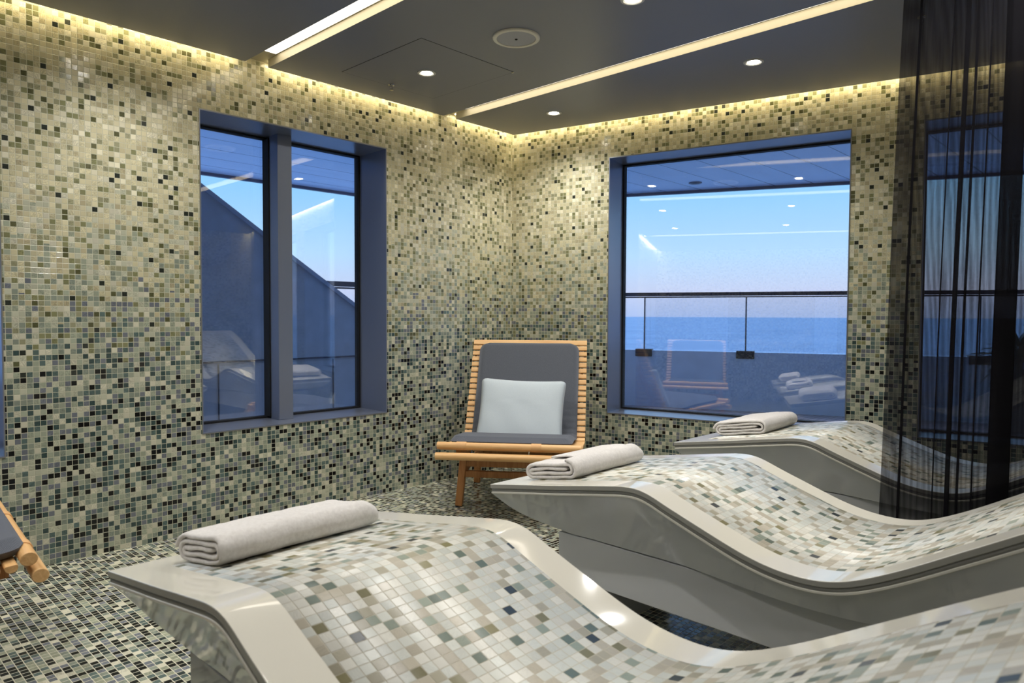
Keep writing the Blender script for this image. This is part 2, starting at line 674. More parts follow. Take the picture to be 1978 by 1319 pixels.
# ceiling: an upper slab, dark metal panels hung below it, light lines between them
bm = bmesh.new()
prism(bm, [(XL, YN), (XR, YN), (XR, FEND.y), (XL, CY)], CUP, 2.36)
ceiling = struct(obj('ceiling', bm, M['cream']))
G = 0.060
SLOTS = [(-0.90, -0.79), (1.583, 1.701), (2.833, 2.9345)]  # first slot is unseen behind the camera, added as fill at the slot spacing


def far_y(x, g=0.0):
    return CY + (x - XL) * WD.y / WD.x - g / WD.x


edges = [YN + G] + [v for s in SLOTS for v in s] + [None]
x0, x1 = XL + G, XR - G
for k in range(0, len(edges), 2):
    ya, yb = edges[k], edges[k + 1]
    bm = bmesh.new()
    if yb is None:
        pts = [(x0, ya), (x1, ya), (x1, far_y(x1, G)), (x0, far_y(x0, G))]
    else:
        pts = [(x0, ya), (x1, ya), (x1, yb), (x0, yb)]
    prism(bm, pts, H, CUP - 0.002, 0, 1, 1)
    o = obj('ceiling_panel', bm, None, ceiling, mats=[M['panel'], M['cream']])
for k, (ya, yb) in enumerate(SLOTS):
    bm = bmesh.new()
    xe = x0 + 0.10
    box(bm, xe, x1 - 0.05, ya + 0.012, yb - 0.012, CUP - 0.004, CUP + 0.002)
    obj('light_line', bm, M['slot_e'], ceiling)
cuts = [YN + .02] + [v for sl in SLOTS for v in (sl[0] - .02, sl[1] + .02)] + [CY - .02]
for ya, yb in zip(cuts[::2], cuts[1::2]):
    bm = bmesh.new()
    box(bm, XL + 0.026, XL + G - 0.006, ya, yb, CUP - 0.004, CUP + 0.002)
    obj('cove_light', bm, M['cove_e'], ceiling)
bm = bmesh.new()
a = Vector((XL, CY, 0))
pa, pb = a + WD * 0.03 - WN * 0.026, a + WD * (FAR_LEN - 0.05) - WN * 0.026
pc, pd = a + WD * (FAR_LEN - 0.05) - WN * (G - .006), a + WD * 0.05 - WN * (G - .006)
prism(bm, [(q.x, q.y) for q in (pa, pd, pc, pb)], CUP - 0.004, CUP + 0.002)
obj('cove_light', bm, M['cove_e'], ceiling)


# ---------------------------------------------------------------- windows
def window(name, org, d, nrm, u0, u1, z0, z1, depth, mullion=None, tilt=(0, 0)):
    """deep metal-lined opening with a double glazing unit at its outer end"""
    org, d, nrm = Vector(org), Vector(d), Vector(nrm)
    root = bpy.data.objects.new(name, None)
    C.objects.link(root)
    root.location = org + d * ((u0 + u1) / 2) + Vector((0, 0, z0))
    struct(root)
    Mt = Matrix((( d.x, nrm.x, 0), (d.y, nrm.y, 0), (0, 0, 1))).to_4x4()
    base = Matrix.Translation(org) @ Mt
    inv = Matrix.Translation(-root.location)

    def B(a, b, c_, e, f, g, mi=0, bmh=None):
        vs = box(bmh, a, b, c_, e, f, g, mi)
        for v in vs:
            v.co = (inv @ base) @ v.co

    # local: x along wall, y outward, z up
    t = 0.004
    bm = bmesh.new()
    fd = depth + 0.034
    B(u0, u1, -0.003, fd, z0, z0 + t, 0, bm)
    B(u0, u1, -0.003, fd, z1 - t, z1, 0, bm)
    B(u0, u0 + t, -0.003, fd, z0 + t, z1 - t, 0, bm)
    B(u1 - t, u1, -0.003, fd, z0 + t, z1 - t, 0, bm)
    for a_, b_, c_, e_ in ((u0 - .002, u1 + .002, z0 - .003, z0), (u0 - .002, u1 + .002, z1, z1 + .003), (u0 - .002, u0, z0, z1), (u1, u1 + .002, z0, z1)):
        B(a_, b_, -0.003, 0.004, c_, e_, 1, bm)
    obj('frame', bm, None, root, mats=[M['frame'], M['edge']])
    bm = bmesh.new()
    s = 0.010
    for a_, b_, c_, e_ in ((u0 + t, u1 - t, z0 + t, z0 + t + s), (u0 + t, u1 - t, z1 - t - s, z1 - t), (u0 + t, u0 + t + s, z0 + t + s, z1 - t - s), (u1 - t - s, u1 - t, z0 + t + s, z1 - t - s)):
        B(a_, b_, depth - 0.010, depth + 0.034, c_, e_, 0, bm)
    bays = [(u0 + t + s, u1 - t - s)]
    if mullion:
        m0, m1, f0, f1 = mullion
        B(m0 - 0.006, m1 + 0.006, f1, depth + 0.018, z0 + t + s, z1 - t - s, 0, bm)
        bays = [(u0 + t + s, m0 - 0.006), (m1 + 0.006, u1 - t - s)]
    obj('gasket', bm, M['gasket'], root)
    if mullion:
        bm = bmesh.new()
        B(m0, m1, f0, f1, z0 + t, z1 - t, 0, bm)
        obj('mullion', bm, M['frame'], root, bevel=0.002)
    for a_, b_ in bays:
        for off in (0.0, 0.016):
            bm = bmesh.new()
            B(a_, b_, depth + off, depth + off + 0.003, z0 + t + s, z1 - t - s, 0, bm)
            mid = (inv @ base) @ Vector(((u0 + u1) / 2, 0, (z0 + z1) / 2))
            for v in bm.verts:
                rel = v.co - mid
                v.co += nrm * (rel.dot(d) * tilt[0] + rel.z * tilt[1])
            bmesh.ops.recalc_face_normals(bm, faces=bm.faces)
            obj('glass_pane', bm, M['glass'], root)
    return root


RV1, RV2 = 0.269, 0.2346
LO = (XL, 0, 0)
window('window_1', LO, (0, 1, 0), (-1, 0, 0), W1[0], W1[1], LZ0, LZ1, RV1, (1.848, 1.930, 0.132, 0.222))
window('window_2', (XL, CY, 0), WD, WN, RH[0][0], RH[0][1], RZ0, RZ1, RV2, None, (-0.016, 0.016))
window('window_3', (XL, CY, 0), WD, WN, RH[1][0], RH[1][1], RZ0, RZ1, RV2, None, (-0.016, 0.016))
window('window_4', (XL, CY, 0), WD, WN, RH[2][0], RH[2][1], RZ0, RZ1, RV2, None, (-0.016, 0.016))
window('window_5', LO, (0, 1, 0), (-1, 0, 0), W0[0], W0[1], LZ0, LZ1, RV1, (-0.03, 0.05, 0.132, 0.222))

# ---------------------------------------------------------------- outside the windows
bm = bmesh.new()
prism(bm, [(-8.0, -6), (6.5, -6), (6.5, 12.4), (-5.25, 7.1)][:0] or [(-5.35, -6), (6.5, -6), (6.5, 11.9), (-2.66, 8.10), (-5.05, 7.17), (-5.35, 6.9)], -0.12, -0.051)
deck = struct(obj('floor_outside', bm, M['deck']))
bm = bmesh.new()
sof = [(-7.40, -2.9), (3.3, -2.9), (3.3, 10.63), (-2.668, 8.125), (-3.889, 7.61), (-4.98, 7.14), (-6.3, 6.35), (-7.33, 4.955), (-7.36, 4.07), (-7.40, 3.05)]
prism(bm, sof, 2.50, 2.62, 0, 1)
soffit = struct(obj('ceiling_outside', bm, None, mats=[M['soffit'], M['soffit_edge']]))
bm = bmesh.new()
for a_, b_ in zip(sof[2:], sof[3:]):
    bar(bm, (a_[0] * .993, a_[1] * .99, 2.485), (b_[0] * .993, b_[1] * .99, 2.485), 0.05, 0.03)
obj('edge_trim', bm, M['soffit_edge'], soffit)

PATH = [(-5.25, -3.0), (-5.25, 6.75), (-5.02, 7.17), (-2.66, 8.11), (-1.19, 8.75), (3.0, 10.55)]
rail = thing('railing', 'ship railing of blue-grey bulwark with glass and dark handrail, seen through the far windows', 'railing', (-2.66, 8.11, -0.05))
off = Vector((-2.66, 8.11, -0.05))
bm = bmesh.new()
for a_, b_ in zip(PATH, PATH[1:]):
    d_ = (Vector(b_) - Vector(a_)).normalized()
    bar(bm, Vector((*a_, 0.29)) - off - Vector((*d_, 0)) * .02, Vector((*b_, 0.29)) - off + Vector((*d_, 0)) * .02, 0.07, 0.68)
obj('bulwark', bm, M['bulwark'], rail)
bm = bmesh.new()
for a_, b_ in zip(PATH, PATH[1:]):
    bar(bm, Vector((*a_, 1.302)) - off, Vector((*b_, 1.302)) - off, 0.07, 0.042)
    bar(bm, Vector((*a_, 1.268)) - off, Vector((*b_, 1.268)) - off, 0.03, 0.014)
obj('handrail', bm, M['rail'], rail)


def along(t):
    """point at distance t along the far run of the railing"""
    a_, b_ = Vector(PATH[2]), Vector(PATH[-1])
    pts = [Vector(q) for q in PATH[2:]]
    for p_, q_ in zip(pts, pts[1:]):
        L_ = (q_ - p_).length
        if t <= L_:
            return p_ + (q_ - p_) * (t / L_), (q_ - p_).normalized()
        t -= L_
    return pts[-1], (pts[-1] - pts[-2]).normalized()


joints = [0.30, 1.47, 2.62, 3.77, 4.92, 6.07, 7.22]
for i, t in enumerate(joints):
    p_, d_ = along(t)
    bm = bmesh.new()
    v = Vector((*d_, 0))
    q = Vector((*p_, 0.60)) - off
    bar(bm, q - v * .10, q + v * .10, 0.11, 0.09)
    obj('clamp', bm, M['clamp'], rail, bevel=0.006)
    if i + 1 < len(joints):
        p2, d2 = along(joints[i + 1])
        bm = bmesh.new()
        bar(bm, Vector((*p_, .95)) - off + v * .006, Vector((*p2, .95)) - off - v * .006, 0.012, 0.62)
        bmesh.ops.recalc_face_normals(bm, faces=bm.faces)
        obj('glass_panel', bm, M['glass'], rail)
    bm = bmesh.new()
    bar(bm, Vector((*p_, .64)) - off, Vector((*p_, 1.262)) - off, 0.012, 0.014, up=(0, 1, 0))
    obj('glass_joint', bm, M['rail'], rail)

# sloping fin of the ship's side seen through the window beside the corner
bm = bmesh.new()
top = [(0.90, 2.495), (1.20, 2.48), (2.065, 1.922), (2.536, 1.616), (2.768, 1.460), (3.375, 1.073), (4.62, 0.28)]
pts = [(y, z) for y, z in top]
A = [bm.verts.new((0, y, z)) for y, z in pts] + [bm.verts.new((0, 4.62, -0.05)), bm.verts.new((0, 0.9, -0.05))]
B_ = [bm.verts.new((-0.14, v.co.y, v.co.z)) for v in A]
bm.faces.new(A)
bm.faces.new(B_[::-1])
for i in range(len(A)):
    j = (i + 1) % len(A)
    bm.faces.new((A[i], B_[i], B_[j], A[j]))
bmesh.ops.recalc_face_normals(bm, faces=bm.faces)
fin = thing('sloping_side_wall', 'dark blue-grey speckled ship side wall with steep sloping top edge outside left window', 'wall', (-5.0, 2.7, -0.05))
o = obj('wall_plate', bm, M['fin'], fin)
o.location = (0, -2.7, 0.05)
bm = bmesh.new()
for (ya, za), (yb, zb) in zip(top[1:], top[2:]):
    bar(bm, (-0.06, ya - 2.7, za + .06), (-0.06, yb - 2.7, zb + .06), 0.17, 0.03)
obj('capping', bm, M['fin_edge'], fin)
bm = bmesh.new()
bar(bm, (0.012, -1.8, 0.745), (0.012, 1.9, 0.745), 0.025, 0.012)
for yy in (-0.52, 0.42, 1.0):
    bar(bm, (0.004, yy, 0.02), (0.004, yy, 0.73), 0.01, 0.008, up=(0, 1, 0))
obj('seam', bm, M['soffit_edge'], fin)

# potted plant in front of the railing
pl = thing('potted_agave', 'dark green spiky plant outdoors behind the sheer curtain, in front of the railing', 'plant', (-1.10, 7.93, -0.051))
bm = bmesh.new()
lathe(bm, [(0, 0), (.17, 0), (.22, .55), (.235, .60), (.20, .60), (.19, .56), (0, .56)], 28)
obj('planter', bm, M['pot'], pl, smooth=True, angle=40)
bm = bmesh.new()
rnd = random.Random(3)
for k in range(70):
    az = rnd.uniform(0, 2 * PI)
    el = rnd.uniform(-0.25, 1.4)
    L_ = rnd.uniform(.30, .46)
    w_ = rnd.uniform(.022, .034)
    base = Vector((0, 0, .64 + .10 * rnd.random()))
    prev = None
    for s in range(7):
        t = s / 6
        e = el - 0.35 * t * t
        pos = base + Vector((math.cos(az) * math.cos(e), math.sin(az) * math.cos(e), math.sin(e))) * (L_ * t)
        sd = Vector((-math.sin(az), math.cos(az), 0))
        ww = w_ * (1 - t ** 2.2) * (0.6 + 1.2 * min(t, .5)) + .0008
        up_ = Vector((0, 0, 1)) * ww * .35
        ring = [bm.verts.new(pos - sd * ww + up_), bm.verts.new(pos - up_ * .4), bm.verts.new(pos + sd * ww + up_), bm.verts.new(pos + up_ * .2)]
        if prev:
            for i in range(4):
                bm.faces.new((prev[i], prev[(i + 1) % 4], ring[(i + 1) % 4], ring[i]))
        prev = ring
obj('leaves', bm, M['plant'], pl, smooth=True)

# the sea
bm = bmesh.new()
rings = [60, 200, 600, 1800, 6000, 20000, 45000]
vs = []
for r in [8] + rings:
    vs.append([bm.verts.new((r * math.cos(t * 2 * PI / 64), r * math.sin(t * 2 * PI / 64), 0)) for t in range(64)])
for A, B2 in zip(vs, vs[1:]):
    for i in range(64):
        bm.faces.new((A[i], B2[i], B2[(i + 1) % 64], A[(i + 1) % 64]))
sea = obj('sea', bm, M['sea'])
sea.location = (0, 0, -16)
sea['kind'] = 'structure'


# ---------------------------------------------------------------- heated loungers
KN = [(0.0, 0.466), (0.15, 0.490), (0.29, 0.512), (0.40, 0.531), (0.48, 0.544), (0.54, 0.5535), (0.59, 0.555), (0.635, 0.546), (0.69, 0.525), (0.76, 0.500), (0.84, 0.472),
      (0.91, 0.449), (0.98, 0.434), (1.05, 0.429), (1.11, 0.435), (1.165, 0.452), (1.222, 0.479), (1.285, 0.514), (1.348, 0.552), (1.415, 0.592),
      (1.476, 0.629), (1.56, 0.678), (1.66, 0.735), (1.76, 0.788), (1.86, 0.832), (1.95, 0.862)]
LW, LL = 0.693, 1.95
prof = catmull(KN, 150)
for _ in range(6):
    prof = [prof[0]] + [((a[0] + 2 * b[0] + c[0]) / 4, (a[1] + 2 * b[1] + c[1]) / 4) for a, b, c in zip(prof, prof[1:], prof[2:])] + [prof[-1]]
nor = []
for i in range(len(prof)):
    a, b = prof[max(0, i - 1)], prof[min(len(prof) - 1, i + 1)]
    dx, dz = b[0] - a[0], b[1] - a[1]
    L_ = math.hypot(dx, dz)
    nor.append((-dz / L_, dx / L_))


def layer(t0, t1, inset, bm=None, s0=0, s1=None, y0=None, y1=None, uv=False, top_mi=0, side_mi=0):
    """slab following the couch curve between depths t0 and t1 below the surface"""
    bm = bm or bmesh.new()
    uvl = bm.loops.layers.uv.new('UVMap') if uv else None
    ya = inset if y0 is None else y0
    yb = LW - inset if y1 is None else y1
    idx = list(range(s0, len(prof) if s1 is None else s1))
    rows = []
    arc = 0
    last = None
    for i in idx:
        x, z = prof[i]
        if i == idx[0] and inset and s0 == 0:
            x += inset
        nx, nz = nor[i]
        if last:
            arc += math.hypot(x - last[0], z - last[1])
        last = (x, z)
        pt = (x - nx * t0, z - nz * t0)
        pb = (x - nx * t1, z - nz * t1)
        rows.append(([bm.verts.new((pt[0], ya, pt[1])), bm.verts.new((pt[0], yb, pt[1])), bm.verts.new((pb[0], yb, pb[1])), bm.verts.new((pb[0], ya, pb[1]))], arc))
    for (R, a0), (Q, a1) in zip(rows, rows[1:]):
        for k in range(4):
            f = bm.faces.new((R[k], Q[k], Q[(k + 1) % 4], R[(k + 1) % 4]))
            f.material_index = top_mi if k in (0,) else side_mi
            f.smooth = True
            if uv:
                for lp in f.loops:
                    lp[uvl].uv = (a0 if lp.vert in R else a1, lp.vert.co.y)
    bm.faces.new(rows[0][0]).material_index = side_mi
    bm.faces.new(rows[-1][0][::-1]).material_index = side_mi
    bmesh.ops.recalc_face_normals(bm, faces=bm.faces)
    return bm


BT, BB = 0.343, 0.195       # top and underside of the long plinth box


def make_lounger():
    root = thing('heated_lounger', '', 'lounger')
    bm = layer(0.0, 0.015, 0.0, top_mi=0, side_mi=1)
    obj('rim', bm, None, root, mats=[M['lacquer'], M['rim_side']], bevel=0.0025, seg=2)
    bm = layer(-0.0006, 0.004, 0.0, s0=5, s1=len(prof) - 5, y0=0.093, y1=LW - 0.085, uv=True)
    obj('mosaic_surface', bm, M['lounge_tile'], root)
    bm = layer(0.0145, 0.0245, 0.0035)
    obj('shadow_gap', bm, M['groove'], root)
    bm = layer(0.0245, 0.0315, 0.001, top_mi=0)
    obj('lip', bm, M['lacquer'], root, bevel=0.002)
    # tapered underbody
    bm = bmesh.new()
    und = [(0.004, 0.430), (0.03, 0.405), (0.07, 0.383), (0.12, 0.368), (0.19, 0.357), (0.265, BT + .004)]
    rows = []
    for i, (x, z) in enumerate(prof):
        if i % 2 and i != len(prof) - 1:
            continue
        nx, nz = nor[i]
        xt, zt = x - nx * 0.031, z - nz * 0.031
        if i == 0:
            xt = 0.004
        if xt <= und[-1][0]:
            zb = und[-1][1]
            for (xa, za), (xb, zb_) in zip(und, und[1:]):
                if xa <= xt <= xb:
                    zb = za + (zb_ - za) * (xt - xa) / (xb - xa)
            zb = min(zb, zt - .002)
        elif xt < 1.45:
            zb = BT
        else:
            zb = BT + (xt - 1.45) * 0.78
        dep = max(0.002, zt - zb)
        ins = 0.006 + 0.083 * min(1.0, dep / 0.15) ** 0.8
        rr = []
        for s in range(6):
            t = s / 5
            yy = 0.004 + (ins - 0.004) * (t ** 0.85)
            zz = zt + (zb - zt) * t
            rr.append((xt, yy, zz))
        sec = [bm.verts.new(q) for q in rr] + [bm.verts.new((q[0], LW - q[1], q[2])) for q in rr[::-1]]
        rows.append(sec)
    for R, Q in zip(rows, rows[1:]):
        n = len(R)
        for k in range(n):
            f = bm.faces.new((R[k], Q[k], Q[(k + 1) % n], R[(k + 1) % n]))
            f.smooth = True
    bm.faces.new(rows[0])
    bm.faces.new(rows[-1][::-1])
    bmesh.ops.recalc_face_normals(bm, faces=bm.faces)
    obj('underbody', bm, M['body'], root, smooth=True, angle=35)
    bm = bmesh.new()
    box(bm, 0.231, 1.62, 0.089, LW - 0.089, BB, BT - .004)
    obj('base_box', bm, M['body'], root, bevel=0.003)
    for xa, xb in ((0.233, 0.330), (1.46, 1.60)):
        bm = bmesh.new()
        box(bm, xa, xb, 0.091, LW - 0.091, 0, BB)
        obj('pedestal', bm, M['body'], root, bevel=0.002)
    return root


def copy_tree(o, parent=None):
    c = o.copy()
    C.objects.link(c)
    c.parent = parent
    for ch in list(o.children):
        copy_tree(ch, c)
    return c


ROT = math.radians(-1.09)
lg = make_lounger()
spots = [((-1.710, 0.494, 0), 'curved white lounger nearest the camera with pale mosaic, cut off at the bottom edge'),
         ((-1.682, 1.653, 0), 'curved white mosaic lounger in the middle of the row of three'),
         ((-1.660, 2.795, 0), 'curved white mosaic lounger furthest back, below the far window and partly behind the curtain')]
loungers = []
for i, (loc, lab) in enumerate(spots):
    r = lg if i == 0 else copy_tree(lg)
    r.location = loc
    r.rotation_euler = (0, 0, ROT)
    tag(r, lab, 'lounger', 'heated mosaic loungers in a row')
    loungers.append(r)


def surf(x):
    for a, b in zip(prof, prof[1:]):
        if a[0] <= x <= b[0]:
            return a[1] + (b[1] - a[1]) * (x - a[0]) / (b[0] - a[0])
    return prof[0][1]


# ---------------------------------------------------------------- folded towels
def towel(name, label, width, length, height, lounger_i, x, y, yaw, turns=2.25, seed=0, droop=0.0, end_taper=0.35):
    rnd = random.Random(seed)
    t = height / (2 * turns + 0.6)
    Ls = width / 2 - height / 2
    pts = []
    steps = 18
    tot = int(turns * steps)
    th0 = PI / 2
    for k in range(tot + 1):
        th = th0 + k / steps * 2 * PI
        r = t * 0.32 + t * (k / steps)
        sh = Ls if math.cos(th) > 1e-6 else -Ls
        c_, s_ = r * math.cos(th), r * math.sin(th)
        if abs(math.cos(th)) < 1e-6 or abs(math.cos(th)) < 0.02:
            # straight run between the two round ends
            first, second = (Ls, -Ls) if math.sin(th) > 0 else (-Ls, Ls)
            if k == 0:
                first = Ls * 0.9
            if k == tot:
                second = Ls * 0.92
            for q in range(9):
                f = q / 8
                pts.append((first + (second - first) * f, s_))
        else:
            pts.append((sh + c_, s_))
    # soft unevenness of the layers
    off = []
    for i, (a, b) in enumerate(pts):
        off.append((a, b + 0.10 * t * math.sin(a * 46 + i * 0.05 + seed) + droop * math.cos(a / Ls * 1.4)))
    pts = off
    nrm = []
    for i in range(len(pts)):
        a, b = pts[max(0, i - 1)], pts[min(len(pts) - 1, i + 1)]
        dx, dz = b[0] - a[0], b[1] - a[1]
        L_ = math.hypot(dx, dz) or 1
        nrm.append((-dz / L_, dx / L_))
    hw = t * 0.455
    sec = [(p[0] + n[0] * hw, p[1] + n[1] * hw) for p, n in zip(pts, nrm)]
    e = pts[-1]
    sec += [(e[0] - nrm[-1][1] * -hw * .7, e[1] + nrm[-1][0] * -hw * .7)]
    sec += [(p[0] - n[0] * hw, p[1] - n[1] * hw) for p, n in reversed(list(zip(pts, nrm)))]
    zmin = min(q[1] for q in sec)
    sec = [(a, b - zmin) for a, b in sec]
    bm = bmesh.new()
    NL = 30
    rows = []
    for j in range(NL + 1):
        f = j / NL
        yy = -length / 2 + length * f
        k = 1.0
        kw = 1.0
        if f > 0.9:
            g = (f - 0.9) / 0.1
            k = 1 - end_taper * g * g
            kw = 1 - 0.10 * g * g
        if f < 0.04:
            g = (0.04 - f) / 0.04
            k *= 1 - 0.05 * g
        wob = 1 + 0.012 * math.sin(f * 9 + seed) + 0.008 * math.sin(f * 23 + seed * 2)
        rows.append([bm.verts.new((a * kw * wob + 0.0025 * math.sin(f * 6 + seed), yy + 0.002 * math.sin(a * 90 + seed), b * k * (2 - wob) + (1 - k) * height * 0.18)) for a, b in sec])
    n = len(sec)
    for R, Q in zip(rows, rows[1:]):
        for k in range(n):
            bm.faces.new((R[k], R[(k + 1) % n], Q[(k + 1) % n], Q[k]))
    m_ = len(pts)
    for R, flip in ((rows[0], False), (rows[-1], True)):
        # end caps as quads between outer and inner side of the strip
        for i in range(m_ - 1):
            a, b = R[i], R[i + 1]
            c_, d_ = R[n - 1 - i - 1], R[n - 1 - i]
            fc = [a, b, c_, d_] if flip else [d_, c_, b, a]
            if len(set(fc)) == 4:
                try:
                    bm.faces.new(fc)
                except ValueError:
                    pass
    bmesh.ops.recalc_face_normals(bm, faces=bm.faces)
    lx, ly = x, y
    L = loungers[lounger_i]
    slope = math.atan2(surf(x + .05) - surf(x - .05), 0.1)
    Mx = Matrix.Translation(L.location) @ Matrix.Rotation(ROT, 4, 'Z') @ Matrix.Translation((lx, ly, surf(x) + 0.0012)) @ Matrix.Rotation(-slope, 4, 'Y') @ Matrix.Rotation(yaw, 4, 'Z')
    o = obj(name, bm, M['terry'], smooth=True)
    o.matrix_world = Mx
    md = o.modifiers.new('sub', 'SUBSURF')
    md.levels = md.render_levels = 1
    tx = bpy.data.textures.new('terry_' + str(seed), 'CLOUDS')
    tx.noise_scale = 0.02
    dm = o.modifiers.new('soft', 'DISPLACE')
    dm.texture = tx
    dm.strength = 0.0035
    dm.mid_level = 0.5
    tag(o, label, 'towel', 'folded white towels on the loungers')
    return o


towel('folded_towel', 'long folded white towel on the nearest lounger, largest of the three', 0.195, 0.425, 0.066, 0, 0.178, 0.333, math.radians(5), 2.25, 1)
tw2 = towel('folded_towel', 'folded white towel with a loose flap on the middle lounger', 0.215, 0.43, 0.062, 1, 0.172, 0.312, math.radians(3), 2.0, 2, droop=0.002)
# the loose outer flap of that towel, lifted a little along its edge
bm = bmesh.new()
gx, gy = 12, 16
top_g, bot_g = [], []
for j in range(gy + 1):
    v = j / gy
    rt, rb = [], []
    for i in range(gx + 1):
        u = i / gx
        x_ = -0.055 + 0.142 * u - 0.012 * (1 - v) * u
        y_ = -0.135 + 0.315 * v + 0.01 * math.sin(u * 3)
        z_ = 0.0625 - 0.020 * max(0, (u - .55) / .45) ** 2 + 0.002 * math.sin(v * 7) * u + 0.004 * u * (1 - u)
        rt.append(bm.verts.new((x_, y_, z_ + 0.0045)))
        rb.append(bm.verts.new((x_ - 0.001, y_, z_ - 0.003)))
    top_g.append(rt)
    bot_g.append(rb)
for j in range(gy):
    for i in range(gx):
        bm.faces.new((top_g[j][i], top_g[j][i + 1], top_g[j + 1][i + 1], top_g[j + 1][i]))
        bm.faces.new((bot_g[j][i], bot_g[j + 1][i], bot_g[j + 1][i + 1], bot_g[j][i + 1]))
    bm.faces.new((top_g[j][0], top_g[j + 1][0], bot_g[j + 1][0], bot_g[j][0]))
    bm.faces.new((top_g[j][gx], bot_g[j][gx], bot_g[j + 1][gx], top_g[j + 1][gx]))
for i in range(gx):
    bm.faces.new((top_g[0][i], bot_g[0][i], bot_g[0][i + 1], top_g[0][i + 1]))
    bm.faces.new((top_g[gy][i], top_g[gy][i + 1], bot_g[gy][i + 1], bot_g[gy][i]))
bmesh.ops.recalc_face_normals(bm, faces=bm.faces)
obj('loose_flap', bm, M['terry'], tw2, smooth=True, subsurf=1)
towel('folded_towel', 'flat folded white towel on the lounger below the far window', 0.245, 0.45, 0.066, 2, 0.205, 0.420, math.radians(5), 2.25, 4, droop=0.001)


# ---------------------------------------------------------------- slatted teak lounge chair
CW = 0.706


def chair_profile():
    pts = [(0.050, 0.383), (0.20, 0.368), (0.35, 0.352), (0.50, 0.330), (0.60, 0.318), (0.66, 0.318), (0.705, 0.345), (0.745, 0.405), (0.80, 0.500), (0.87, 0.622), (0.94, 0.750), (1.003, 0.868)]
    return catmull(pts, 160)


